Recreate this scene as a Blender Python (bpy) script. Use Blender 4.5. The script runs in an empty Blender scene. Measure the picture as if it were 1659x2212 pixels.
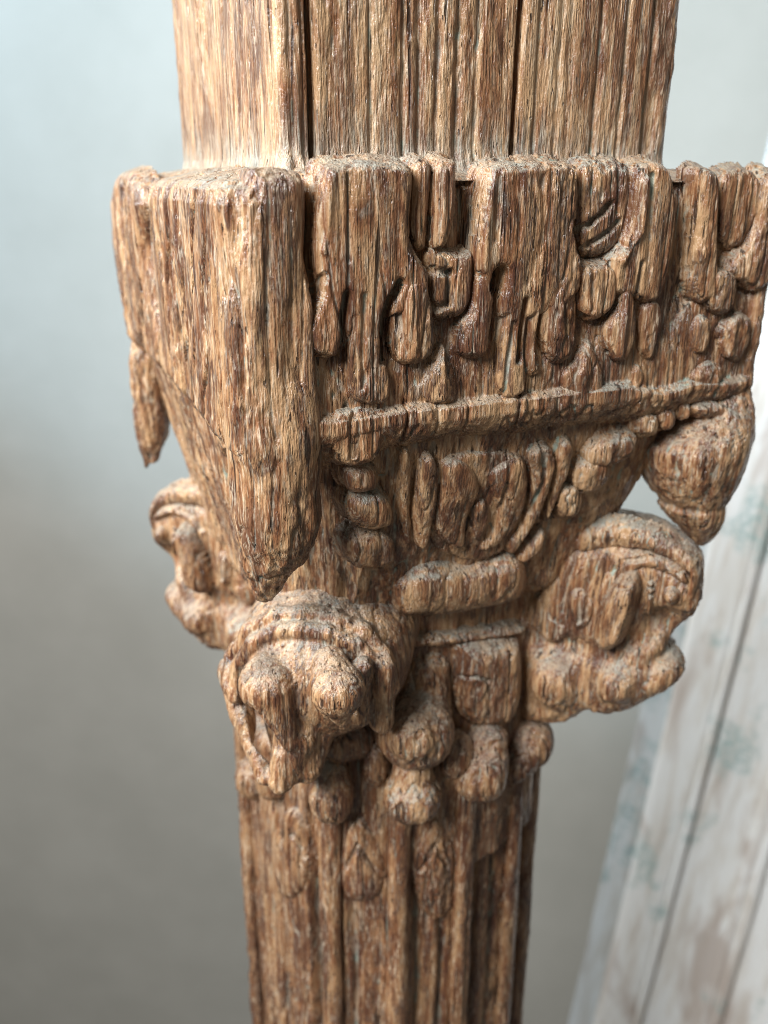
import bpy, math
import numpy as np
from mathutils import Matrix, Vector

scene = bpy.context.scene
COL = scene.collection
# ------------------------------------------------------------------ camera
IW, IH, FL = 1659.0, 2212.0, 1850.0          # picture frame used for measuring, focal length in the same pixels
CAM = np.array([-.0041, -.3789, -.0034])
PITCH, YAW, ROLL, PSI = .3693, -.0065, .0038, .4223
_f = np.array([math.sin(YAW)*math.cos(PITCH), math.cos(YAW)*math.cos(PITCH), -math.sin(PITCH)])
_r = np.array([math.cos(YAW), -math.sin(YAW), 0.]); _u = np.cross(_r, _f)
_r, _u = _r*math.cos(ROLL)+_u*math.sin(ROLL), -_r*math.sin(ROLL)+_u*math.cos(ROLL)
cd = bpy.data.cameras.new("camera"); cam = bpy.data.objects.new("camera", cd); COL.objects.link(cam)
M = Matrix.Identity(4)
for i in range(3):
    M[i][0], M[i][1], M[i][2], M[i][3] = _r[i], _u[i], -_f[i], CAM[i]
cam.matrix_world = M
cd.sensor_fit = 'VERTICAL'; cd.sensor_height = 36.0; cd.sensor_width = 27.0
cd.lens = 36.0*FL/IH; cd.clip_start = .01; cd.clip_end = 50
cd.dof.use_dof = True; cd.dof.focus_distance = .272; cd.dof.aperture_fstop = cd.lens/3.5
scene.camera = cam
scene.cycles.filter_width = .95
# ------------------------------------------------------------------ light
world = bpy.data.worlds.new("World"); scene.world = world; world.use_nodes = True
bg = world.node_tree.nodes["Background"]; bg.inputs[0].default_value = (1.0, .95, .87, 1); bg.inputs[1].default_value = .145
def area(name, loc, target, size, power, color, spread=180):
    l = bpy.data.lights.new(name, 'AREA'); l.shape = 'RECTANGLE'; l.size, l.size_y = size; l.energy = power; l.color = color
    l.spread = math.radians(spread)
    o = bpy.data.objects.new(name, l); COL.objects.link(o); o.location = loc
    o.rotation_euler = (Vector(target)-Vector(loc)).to_track_quat('-Z', 'Y').to_euler()
    return o
area("window_light", (-.78, -1.02, .85), (0, 0, -.08), (.60, .75), 50, (.975, .985, 1.0))
area("side_fill_light", (-1.3, -.30, .70), (.30, .42, -.16), (.40, .40), 5.5, (.93, .975, 1.0), 62)  # added fill lamp, brightens the board and the left-facing sides of the carving
# the patch of window light on the wall, its soft edge running down to the right
sl = bpy.data.lights.new("wall_window_light", 'SPOT'); sl.energy = 150; sl.color = (.42, .73, 1.0); sl.spot_size = math.radians(81); sl.spot_blend = .18; sl.shadow_soft_size = .10
so = bpy.data.objects.new("wall_window_light", sl); COL.objects.link(so); so.location = (-1.074, -.276, 1.265)
so.rotation_euler = (Vector((-.317, 1.0, .897))-so.location).to_track_quat('-Z', 'Y').to_euler()
scene.view_settings.view_transform = 'Standard'; scene.view_settings.look = 'None'
scene.view_settings.exposure = 0; scene.view_settings.gamma = 1
# ------------------------------------------------------------------ measuring helpers
c_, s_ = math.cos(PSI), math.sin(PSI)
RM = np.array([[c_, -s_, 0], [s_, c_, 0], [0, 0, 1]])
CL = RM.T @ CAM                                 # camera in the column's own frame
A3 = lambda *a: np.array(a, float)
def wray(x, y): return _f + _r*(x-IW/2)/FL - _u*(y-IH/2)/FL
def ray(x, y): return RM.T @ wray(x, y)
def at(x, y, n, k):                             # point on the column's plane n.p = k
    d = ray(x, y); n = np.asarray(n, float); return CL + d*((k-n@CL)/(n@d))
def wat(x, y, n, k):
    d = wray(x, y); n = np.asarray(n, float); return CAM + d*((k-n@CAM)/(n@d))
def cyl(x, y, r):                               # point on a round column of radius r
    d = ray(x, y); a = d[:2]@d[:2]; b = CL[:2]@d[:2]; c = CL[:2]@CL[:2]-r*r
    q = b*b-a*c
    t = (-b-math.sqrt(max(q, 0)))/a; return CL + d*t
NF, NL = A3(0, -1, 0), A3(-1, 0, 0)
ND = A3(1, 1, 0)/2**.5
# ------------------------------------------------------------------ noise
_rs = np.random.RandomState(5); _P = _rs.permutation(1024).astype(np.int32); _P = np.concatenate([_P, _P]); _VAL = _rs.rand(1024).astype(np.float32)*2-1
def noise(p, f, seed=0):                        # value noise, -1..1
    q = (p*np.asarray(f, float)).astype(np.float32) + np.float32(37.37+seed*5.13)
    i = np.floor(q); t = q-i; i = i.astype(np.int32) & 1023; t = t*t*(3-2*t)
    x, y, z = i.T; j = (i+1) & 1023; x1, y1, z1 = j.T; tx, ty, tz = t.T
    a, b = _P[x], _P[x1]
    aa, ab, ba, bb = _P[a+y], _P[a+y1], _P[b+y], _P[b+y1]
    g = lambda c: _VAL[_P[c+z]]*(1-tz)+_VAL[_P[c+z1]]*tz
    l0 = g(aa); l0 += (g(ab)-l0)*ty
    l1 = g(ba); l1 += (g(bb)-l1)*ty
    return l0+(l1-l0)*tx
def fbm(p, f, o=3, seed=0):
    f = np.asarray(f, float); r = 0; a = 1; s = 0
    for k in range(o):
        r = r + a*noise(p, f*2.03**k, seed+k*7); s += a; a *= .5
    return r/s
# ------------------------------------------------------------------ mesh helpers
def vnormals(v, f):
    n = np.zeros_like(v)
    a, b, c, d = v[f[:, 0]], v[f[:, 1]], v[f[:, 2]], v[f[:, 3]]
    fn = np.cross(c-a, d-b)
    for k in range(4):
        for j in range(3): n[:, j] += np.bincount(f[:, k], fn[:, j], len(v))
    return n/(np.linalg.norm(n, axis=1, keepdims=True)+1e-12)
def smooth(v, f, it):
    e = np.concatenate([f[:, [0, 1]], f[:, [1, 2]], f[:, [2, 3]], f[:, [3, 0]]])
    i = np.concatenate([e[:, 0], e[:, 1]]); j = np.concatenate([e[:, 1], e[:, 0]])
    cnt = np.maximum(np.bincount(i, minlength=len(v)), 1)
    for _ in range(it):
        v = np.stack([np.bincount(i, v[j, k], len(v))/cnt for k in range(3)], 1)*.8+v*.2
    return v
def mesh(name, v, f, parent, mat, cav=None, age=None):
    me = bpy.data.meshes.new(name)
    me.vertices.add(len(v)); me.vertices.foreach_set('co', v.astype(np.float32).ravel())
    tri = f.shape[1] == 3; k = f.shape[1]
    me.loops.add(len(f)*k); me.loops.foreach_set('vertex_index', f.astype(np.int32).ravel())
    me.polygons.add(len(f)); me.polygons.foreach_set('loop_start', np.arange(0, len(f)*k, k, dtype=np.int32))
    me.polygons.foreach_set('use_smooth', np.ones(len(f), bool))
    me.update(calc_edges=True); me.validate()
    if cav is not None:
        a = me.attributes.new('cav', 'FLOAT', 'POINT'); a.data.foreach_set('value', cav.astype(np.float32))
    me.materials.append(mat)
    o = bpy.data.objects.new(name, me); COL.objects.link(o)
    if parent: o.parent = parent
    return o
def wood(name, v, f, parent, amp=1.0, big=1.0, fibre=1.0, cavk=1.0, mat=None, lab=None, seed=0, it=6, chew=1.):
    """weather the surface along the grain, measure how hollow each spot is, link it"""
    ck = chew; n = vnormals(v, f)
    if callable(fibre): fibre = fibre(v, n)
    lump = fbm(v, (75, 75, 32), 2, 3+seed)
    fib = noise(v, (620, 620, 22), 11)*.6 + noise(v, (1050, 1050, 60), 12)*.4
    rid = 1-np.abs(noise(v, (230, 230, 16), 21)); rid = np.clip((rid-.82)/.18, 0, 1)
    pit = np.clip(noise(v, (480, 480, 75), 31)-.30, 0, 1)*np.clip(noise(v, (90, 90, 40), 32)+.45, 0, 1)
    chew = (noise(v, (480, 480, 210), 41)*.6+noise(v, (900, 900, 420), 43)*.4)*np.clip(noise(v, (60, 60, 30), 42)*1.6+.45, .1, 1)
    d = amp*(.0008*big*lump + .00020*fibre*fib - .0010*fibre*rid**2 - .0014*pit + .0010*ck*chew)
    v2 = v + n*d[:, None]
    sm = smooth(v2, f, it)
    h = ((sm-v2)*n).sum(1)
    cav = np.clip(h/.0008*cavk, -1, 1)*.5+.5
    o = mesh(name, v2, f, parent, mat or WOOD, cav)
    if lab: o['label'] = lab
    return o
def gridfaces(nu, nv, wrap=False):
    i, j = np.meshgrid(np.arange(nu if wrap else nu-1), np.arange(nv-1), indexing='ij')
    i2 = (i+1) % nu
    return np.stack([i*nv+j, i2*nv+j, i2*nv+j+1, i*nv+j+1], -1).reshape(-1, 4)
# -------------------------------------------------- polygons and relief patches
def chaikin(p, it=2):
    p = np.asarray(p, float)
    for _ in range(it):
        q = np.roll(p, -1, 0); p = np.stack([.75*p+.25*q, .25*p+.75*q], 1).reshape(-1, 2)
    return p
def poly_sd(P, pts):                            # > 0 inside
    d2 = np.full(len(P), 1e9); ins = np.zeros(len(P), bool)
    for a, b in zip(pts, np.roll(pts, -1, 0)):
        e = b-a; w = P-a; t = np.clip((w@e)/(e@e+1e-18), 0, 1)
        q = w-t[:, None]*e; d2 = np.minimum(d2, (q*q).sum(1))
        c = (a[1] <= P[:, 1]) != (b[1] <= P[:, 1])
        if c.any() and b[1] != a[1]:
            ins ^= c & (P[:, 0] < a[0]+(P[:, 1]-a[1])*e[0]/(b[1]-a[1]))
    d = np.sqrt(d2); return np.where(ins, d, -d)
def line_d(P, pts):
    d2 = np.full(len(P), 1e9)
    for a, b in zip(pts[:-1], pts[1:]):
        e = b-a; w = P-a; t = np.clip((w@e)/(e@e+1e-18), 0, 1)
        q = w-t[:, None]*e; d2 = np.minimum(d2, (q*q).sum(1))
    return np.sqrt(d2)
class Frame:
    def __init__(s, O, U, V, N): s.O, s.U, s.V, s.N = [np.asarray(k, float) for k in (O, U, V, N)]
    def uv(s, pts, h=0.):
        r = []
        for x, y in pts:
            p = at(x, y, s.N, s.N@s.O+h)-s.O; r.append((p@s.U, p@s.V))
        return np.array(r)
    def xyz(s, P, h): return s.O + P[:, :1]*s.U + P[:, 1:]*s.V + h[:, None]*s.N
def patch(name, fr, polys, H=.007, w=.004, strokes=(), parent=None, res=.00042, crown=.12, bend=None, seed=0, lab=None, base=0., big=.5, **k):
    """a carved piece standing proud of its ground: outline(s) traced at its foot, rounded shoulders, grooves or ridges on top"""
    pu = []
    for q in polys:
        if isinstance(q, dict): pu.append((chaikin(fr.uv(q['p'], H*.5)), q.get('H', H), q.get('w', w)))
        else: pu.append((chaikin(fr.uv(q, H*.5)), H, w))
    allp = np.concatenate([q[0] for q in pu]); lo, hi = allp.min(0)-.003, allp.max(0)+.003
    nu, nv = int((hi[0]-lo[0])/res)+2, int((hi[1]-lo[1])/res)+2
    U, V = np.meshgrid(np.linspace(lo[0], hi[0], nu), np.linspace(lo[1], hi[1], nv), indexing='ij')
    P = np.stack([U.ravel(), V.ravel()], 1)
    p3 = fr.xyz(P, np.zeros(len(P)))
    wob = .0005+.0005*fbm(p3, (140, 140, 60), 2, 55+seed)
    h = np.full(len(P), -1.); dm = np.full(len(P), -1.)
    for pl, hh, ww in pu:
        d = poly_sd(P, pl)+wob; t = np.clip(d/ww, 0, 1)
        hq = hh*np.sqrt(1-(1-t)**2)*(1-crown+crown*np.clip(d/(ww*3), 0, 1))
        hq = np.where(d < 0, d*2.5, hq)
        h = np.maximum(h, hq); dm = np.maximum(dm, d)
    for st in strokes:
        d = line_d(P, fr.uv(st[0], H)); g = np.exp(-(d/st[1])**2)*st[2]
        h = h+np.where(dm > 0, g, g*.3)
    if bend is not None: h = h+bend(P)
    v = fr.xyz(P, h+base)
    f = gridfaces(nu, nv); keep = (dm > -.0022)[f].all(1); f = f[keep]
    if np.cross(fr.U, fr.V)@fr.N < 0: f = f[:, ::-1]
    us = np.unique(f); m = np.full(len(v), -1); m[us] = np.arange(len(us))
    return wood(name, v[us], m[f], parent or ROOT, seed=seed, lab=lab, big=big, **k)
# -------------------------------------------------- lofts and blended solids
def loft(name, rings, nt, nz, parent=None, post=None, **k):
    """rings: rows of z, cx, cy, half x, half y, squareness, smoothly interpolated; closed at both ends"""
    R = np.array(rings, float); R = R[np.argsort(R[:, 0])]
    z = np.linspace(R[0, 0], R[-1, 0], nz)
    Q = np.stack([np.interp(z, R[:, 0], R[:, i]) for i in range(6)], 1)
    ker = np.ones(5)/5
    if nz > 30:
        for i in range(1, 6): Q[2:-2, i] = np.convolve(Q[:, i], ker, 'same')[2:-2]
    th = np.linspace(0, 2*np.pi, nt, endpoint=False)
    ct, st = np.cos(th)[:, None], np.sin(th)[:, None]
    e = 1/((np.abs(ct)**Q[:, 5]+np.abs(st)**Q[:, 5])**(1/Q[:, 5]))
    X = Q[:, 1]+Q[:, 3]*ct*e; Y = Q[:, 2]+Q[:, 4]*st*e; Z = np.broadcast_to(Q[:, 0], X.shape)
    v = np.stack([X, Y, Z], -1).reshape(-1, 3)
    if post is not None: v = post(v)
    f = gridfaces(nt, nz, True)
    b = len(v); v = np.concatenate([v, [v.reshape(nt, nz, 3)[:, 0].mean(0)], [v.reshape(nt, nz, 3)[:, -1].mean(0)]])
    i = np.arange(nt); j = (i+1) % nt
    h = nt//2; q = np.arange(0, nt, 2)              # quads to the pole
    f = np.concatenate([f, np.stack([np.full(h, b), ((q+2) % nt)*nz, (q+1)*nz, q*nz], 1), np.stack([np.full(h, b+1), q*nz+nz-1, (q+1)*nz+nz-1, ((q+2) % nt)*nz+nz-1], 1)])
    return wood(name, v, f, parent or ROOT, **k)
def surface_nets(F, lo, res):
    nx, ny, nz = F.shape; ins = F < 0
    acc = np.zeros((nx-1, ny-1, nz-1, 3), np.float32); cnt = np.zeros((nx-1, ny-1, nz-1), np.float32)
    cs = [(a, b, c) for a in (0, 1) for b in (0, 1) for c in (0, 1)]
    S = lambda A, c: A[c[0]:nx-1+c[0], c[1]:ny-1+c[1], c[2]:nz-1+c[2]]
    for a in cs:
        for ax in range(3):
            if a[ax]: continue
            b = list(a); b[ax] = 1; b = tuple(b)
            x = S(ins, a) != S(ins, b); fa, fb = S(F, a), S(F, b)
            t = np.where(x, fa/np.where(x, fa-fb, 1), 0)
            for k in range(3): acc[..., k] += np.where(x, a[k]+(t if k == ax else 0), 0)
            cnt += x
    act = cnt > 0; idx = np.full(act.shape, -1); idx[act] = np.arange(act.sum())
    I = np.argwhere(act); v = np.asarray(lo)+(I+acc[act]/cnt[act][:, None])*res
    fs = []
    for ax in range(3):
        u, w = (ax+1) % 3, (ax+2) % 3
        a = [slice(1, -1)]*3; a[ax] = slice(0, -1); b = list(a); b[ax] = slice(1, None)
        ia, ib = ins[tuple(a)], ins[tuple(b)]; x = np.argwhere(ia != ib)
        fl = ia[tuple(x.T)]
        g = x.copy(); g[:, u] += 1; g[:, w] += 1
        def vi(du, dw):
            q = g.copy(); q[:, u] += du; q[:, w] += dw; return idx[tuple(q.T)]
        q = np.stack([vi(-1, -1), vi(0, -1), vi(0, 0), vi(-1, 0)], 1)
        q[~fl] = q[~fl][:, ::-1]; fs.append(q)
    return v, np.concatenate(fs)
def smin(a, b, k):
    h = np.clip(.5+.5*(b-a)/k, 0, 1); return b*(1-h)+a*h-k*h*(1-h)
def blob(name, prims, parent=None, res=.0007, pad=.006, **kw):
    """blend of ellipsoids ('e', centre, radii, axes), rods ('c', a, b, ra, rb), slabs ('x', frame, outline, half thickness, round); leading '-' cuts"""
    pts = []
    for p in prims:
        if p[0][0] == '-': continue
        if p[0] == 'e': r = max(p[2]); pts += [p[1]-r, p[1]+r]
        elif p[0] == 'c': r = max(p[3:5]); pts += [p[1]-r, p[1]+r, p[2]-r, p[2]+r]
        elif p[0] == 'x':
            q = p[2]; fr = p[1]
            for s in (-p[3], p[3]): pts += list(fr.xyz(q, np.full(len(q), s)))
    pts = np.array(pts); lo, hi = pts.min(0)-pad, pts.max(0)+pad
    n = np.ceil((hi-lo)/res).astype(int)+1
    D = np.full(n, 1., np.float32); axs = [(lo[i]+np.arange(n[i])*res).astype(np.float32) for i in range(3)]
    for p in prims:
        t = p[0].strip('-'); k = p[-1]; mg = .006+k
        if t == 'e': b0, b1 = p[1]-max(p[2])-mg, p[1]+max(p[2])+mg
        elif t == 'c': rm = max(p[3:5])+mg; b0, b1 = np.minimum(p[1], p[2])-rm, np.maximum(p[1], p[2])+rm
        else: b0, b1 = lo, hi
        i0 = np.clip(np.floor((b0-lo)/res).astype(int), 0, n-1); i1 = np.clip(np.ceil((b1-lo)/res).astype(int)+1, 1, n)
        sl = tuple(slice(q, w) for q, w in zip(i0, i1))
        G = np.stack(np.meshgrid(*[axs[i][sl[i]] for i in range(3)], indexing='ij'), -1); shp = G.shape[:3]; G = G.reshape(-1, 3)
        nrm = lambda q: np.sqrt(np.einsum('ij,ij->i', q, q))
        if t == 'e':
            q = G-p[1].astype(np.float32)
            if p[3] is not None: q = q@np.array(p[3], np.float32).T
            ra = np.array(p[2], np.float32); q1 = nrm(q/ra); q2 = nrm(q/ra**2)
            d = q1*(q1-1)/(q2+1e-9)
        elif t == 'c':
            e = (p[2]-p[1]).astype(np.float32); w = G-p[1].astype(np.float32); s = np.clip((w@e)/(e@e+1e-12), 0, 1)
            d = nrm(w-s[:, None]*e)-(p[3]+(p[4]-p[3])*s)
        elif t == 'x':
            fr = p[1]; q = G-fr.O; uu, vv = q@fr.U, q@fr.V; rs = res
            u0, v0 = uu.min(), vv.min(); nu, nv = int((uu.max()-u0)/rs)+3, int((vv.max()-v0)/rs)+3
            A, B = np.meshgrid(u0+np.arange(nu)*rs, v0+np.arange(nv)*rs, indexing='ij')
            tab = poly_sd(np.stack([A.ravel(), B.ravel()], 1), p[2]).reshape(nu, nv)
            fu, fv = (uu-u0)/rs, (vv-v0)/rs; iu, iv = fu.astype(int), fv.astype(int); fu -= iu; fv -= iv
            d2 = -((tab[iu, iv]*(1-fu)+tab[iu+1, iv]*fu)*(1-fv)+(tab[iu, iv+1]*(1-fu)+tab[iu+1, iv+1]*fu)*fv)
            dn = np.abs(q@fr.N)-p[3]; r = p[4]; a, b = d2+r, dn+r
            d = np.minimum(np.maximum(a, b), 0)+np.hypot(np.maximum(a, 0), np.maximum(b, 0))-r
        d = d.astype(np.float32).reshape(shp)
        D[sl] = -smin(-D[sl], d, k) if p[0][0] == '-' else smin(D[sl], d, k)
    v, f = surface_nets(D, lo, res)
    return wood(name, v, f, parent or ROOT, **kw)
# ------------------------------------------------------------------ materials
def nodes(name):
    m = bpy.data.materials.new(name); m.use_nodes = True; t = m.node_tree; t.nodes.clear()
    def N(kind, **a):
        n = t.nodes.new('ShaderNode'+kind)
        for k, v in a.items():
            if k == 'inp':
                for i, x in v.items():
                    if isinstance(x, bpy.types.NodeSocket): t.links.new(x, n.inputs[i])
                    else: n.inputs[i].default_value = x
            else: setattr(n, k, v)
        return n
    return m, t, N
def helpers(N):
    def mp(v, s, l=(0, 0, 0)): return N('Mapping', inp={'Vector': v, 'Scale': s, 'Location': l}).outputs[0]
    def nz(v, sc, det=4, rough=.55, dist=0.): return N('TexNoise', inp={'Vector': v, 'Scale': sc, 'Detail': det, 'Roughness': rough, 'Distortion': dist}).outputs[0]
    def rg(x, a, b, c=0., d=1.): return N('MapRange', inp={0: x, 1: a, 2: b, 3: c, 4: d}).outputs[0]
    def mt(op, a, b=0.): return N('Math', operation=op, inp={0: a, 1: b}).outputs[0]
    def mix(f, a, b, bt='MIX'):
        n = N('Mix', data_type='RGBA', blend_type=bt)
        for i, x in ((0, f), (6, a), (7, b)):
            if isinstance(x, bpy.types.NodeSocket): n.id_data.links.new(x, n.inputs[i])
            else: n.inputs[i].default_value = x
        return n.outputs[2]
    return mp, nz, rg, mt, mix
def ramp(N, x, stops):
    n = N('ValToRGB'); t = n.id_data; t.links.new(x, n.inputs[0]); e = n.color_ramp.elements
    while len(e) < len(stops): e.new(.5)
    for k, (p, c) in zip(e, stops): k.position = p; k.color = (*c, 1)
    return n.outputs[0]
def wood_material(name, tint=(1, 1, 1), dust=1.0, varnish=1.0, foot=False):
    m, t, N = nodes(name); mp, nz, rg, mt, mix = helpers(N)
    co = N('TexCoord').outputs['Object']; cav = N('Attribute', attribute_name='cav').outputs['Fac']
    ring = nz(mp(co, (1, 1, .04)), 300, 3, .6, .2)               # growth rings running up the post
    fibre = nz(mp(co, (1, 1, .022)), 1150, 2, .6)
    fleck = nz(mp(co, (1, 1, .10)), 1500, 2, .6)
    patchy = nz(mp(co, (1, 1, .28)), 75, 4, .62, .6)
    mid = nz(mp(co, (1, 1, .30)), 170, 4, .6, .5)
    wave = N('TexWave', wave_type='RINGS', rings_direction='Z', inp={'Vector': mp(co, (1, 1, .035), (.06, -.13, 0)), 'Scale': 105., 'Distortion': 5.0, 'Detail': 3., 'Detail Scale': 1.3, 'Detail Roughness': .6}).outputs['Fac']
    g = mt('ADD', mt('ADD', mt('MULTIPLY', ring, .26), mt('MULTIPLY', fibre, .30)), mt('ADD', mt('MULTIPLY', fleck, .34), mt('MULTIPLY', wave, .10)))
    col = ramp(N, g, [(.28, (.072, .028, .013)), (.44, (.242, .103, .044)), (.54, (.39, .218, .108)), (.69, (.63, .46, .285))])
    pn = mt('ADD', mt('MULTIPLY', patchy, .6), mt('MULTIPLY', nz(mp(co, (1, 1, .22), (2, 4, 1)), 190, 4, .65, .5), .4))
    col = mix(rg(pn, .505, .57, 0, .50), col, (.54, .345, .178, 1))      # worn pale wood
    col = mix(rg(pn, .480, .42, 0, .76), col, (.098, .040, .021, 1))   # darker wood
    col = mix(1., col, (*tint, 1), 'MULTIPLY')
    # remains of dark varnish on proud spots
    v = mt('ADD', nz(mp(co, (1, 1, .24)), 120, 5, .68, .5), mt('MULTIPLY', mt('SUBTRACT', .5, cav), .14))
    vm = mt('MULTIPLY', rg(v, .505, .565), .88*varnish)
    vm = mt('MULTIPLY', vm, rg(fleck, .40, .54, .25, 1))
    col = mix(vm, col, (.058, .020, .013, 1))
    # pale fibres where the surface is frayed
    fr = mt('MULTIPLY', rg(fleck, .54, .64), rg(mid, .40, .60)); col = mix(mt('MULTIPLY', fr, .6), col, (.66, .53, .38, 1))
    # grey dust and flakes of old green-grey paint left in the hollows
    dn = nz(mp(co, (1, 1, .5)), 300, 4, .7)
    dm = mt('MULTIPLY', rg(mt('ADD', cav, mt('MULTIPLY', mt('SUBTRACT', dn, .5), 1.1)), .57, .85), .70*dust)
    geo = N('NewGeometry'); up = N('SeparateXYZ', inp={0: geo.outputs['True Normal']}).outputs[2]
    um = mt('MULTIPLY', rg(mt('ADD', up, mt('MULTIPLY', mt('SUBTRACT', dn, .5), 1.6)), .40, .80), .75*dust)
    um = mt('MULTIPLY', um, rg(fleck, .36, .54, .35, 1))
    dm = mt('MAXIMUM', dm, um)
    if foot:                                                      # grey frayed fringe where the post meets the ledge
        zz = N('SeparateXYZ', inp={0: co}).outputs[2]; fz = mt('ADD', zz, mt('MULTIPLY', mt('SUBTRACT', fibre, .5), .045))
        dm = mt('MAXIMUM', dm, mt('MULTIPLY', rg(fz, .016, .002), mt('MULTIPLY', rg(fleck, .36, .56, .3, 1), .75)))
    dc = mix(rg(nz(co, 55, 3, .6), .45, .60), (.40, .335, .25, 1), (.37, .39, .335, 1))
    col = mix(dm, col, dc)
    gp = mt('MULTIPLY', rg(nz(co, 85, 3, .6), .56, .64), rg(cav, .56, .72)); col = mix(mt('MULTIPLY', gp, .6*dust), col, (.22, .36, .31, 1))
    # splits and worm pits along the grain
    sp = nz(mp(co, (1, 1, .07), (3, 1, 2)), 420, 2, .5, .3); sm_ = mt('MULTIPLY', rg(sp, .365, .305), rg(mid, .36, .48))
    wp = mt('MULTIPLY', rg(nz(mp(co, (1, 1, .28), (1, 5, 2)), 780, 2, .5), .325, .27), rg(patchy, .40, .55)); sm_ = mt('MAXIMUM', sm_, wp)
    col = mix(mt('MULTIPLY', sm_, .85), col, (.025, .014, .010, 1))
    hgt = mt('ADD', mt('ADD', mt('MULTIPLY', fibre, .5), mt('MULTIPLY', fleck, .9)), mt('SUBTRACT', mt('MULTIPLY', nz(mp(co, (1, 1, .45)), 800, 3, .65), .7), mt('MULTIPLY', sm_, 1.2)))
    bm = N('Bump', inp={'Strength': .75, 'Distance': .0010, 'Height': hgt}).outputs[0]
    rough = mt('ADD', mt('ADD', rg(mid, .35, .65, .24, .46), mt('MULTIPLY', dm, .35)), mt('MULTIPLY', vm, -.06))
    b = N('BsdfPrincipled', inp={'Base Color': col, 'Roughness': rough, 'Normal': bm, 'Specular IOR Level': .5, 'Coat Weight': mt('MULTIPLY', mt('SUBTRACT', 1.0, dm), .34), 'Coat Roughness': .28, 'Coat Normal': bm})
    o = N('OutputMaterial', inp={0: b.outputs[0]})
    return m
WOOD = wood_material("weathered_teak")
WOOD_PALE = wood_material("pale_planed_teak", (1.10, 1.15, 1.20), .9, .4, True)
WOOD_LOW = wood_material("shaded_shaft_teak", (.70, .655, .63), .55, .9)  # darker tint paints in the falloff of light down the post
WOOD_HEAD = wood_material("bracket_teak", (1, 1, 1), .7, 1.15)
def plaster():
    m, t, N = nodes("lime_plaster"); mp, nz, rg, mt, mix = helpers(N)
    co = N('TexCoord').outputs['Object']
    col = mix(rg(nz(co, 5, 4, .6), .35, .65), (.43, .422, .378, 1), (.475, .466, .42, 1))
    bm = N('Bump', inp={'Strength': .25, 'Distance': .004, 'Height': nz(co, 22, 5, .6)}).outputs[0]
    b = N('BsdfPrincipled', inp={'Base Color': col, 'Roughness': .85, 'Normal': bm, 'Specular IOR Level': .25})
    N('OutputMaterial', inp={0: b.outputs[0]}); return m
def limewash(name="whitewashed_wood", k=1.0):
    m, t, N = nodes(name); mp, nz, rg, mt, mix = helpers(N)
    co = N('TexCoord').outputs['Object']
    st = nz(mp(co, (1, .14, 1)), 60, 5, .65, .4)
    col = ramp(N, st, [(.28, (.50, .44, .38)), (.42, (.66, .63, .58)), (.56, (.74, .735, .71))])
    pt = rg(nz(mp(co, (1, .35, 1)), 12, 4, .6, .5), .52, .62); col = mix(mt('MULTIPLY', pt, .75), col, (.42, .34, .285, 1))
    tq = mt('MULTIPLY', rg(nz(mp(co, (1, .6, 1), (4, 2.3, 0)), 9, 4, .65), .56, .62), rg(nz(co, 140, 3, .6), .35, .55)); col = mix(mt('MULTIPLY', tq, .75), col, (.30, .41, .39, 1))
    if k < 1: col = mix(1., col, (.62, .66, .69, 1), 'MULTIPLY')  # blue-grey tint that colours the strip as shade
    bm = N('Bump', inp={'Strength': .5, 'Distance': .002, 'Height': nz(mp(co, (1, .12, 1)), 160, 4, .6)}).outputs[0]
    b = N('BsdfPrincipled', inp={'Base Color': col, 'Roughness': .7, 'Normal': bm})
    N('OutputMaterial', inp={0: b.outputs[0]}); return m
PLASTER, LIME, LIME_SHADE = plaster(), limewash(), limewash("blue_grey_shade", .6)
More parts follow.
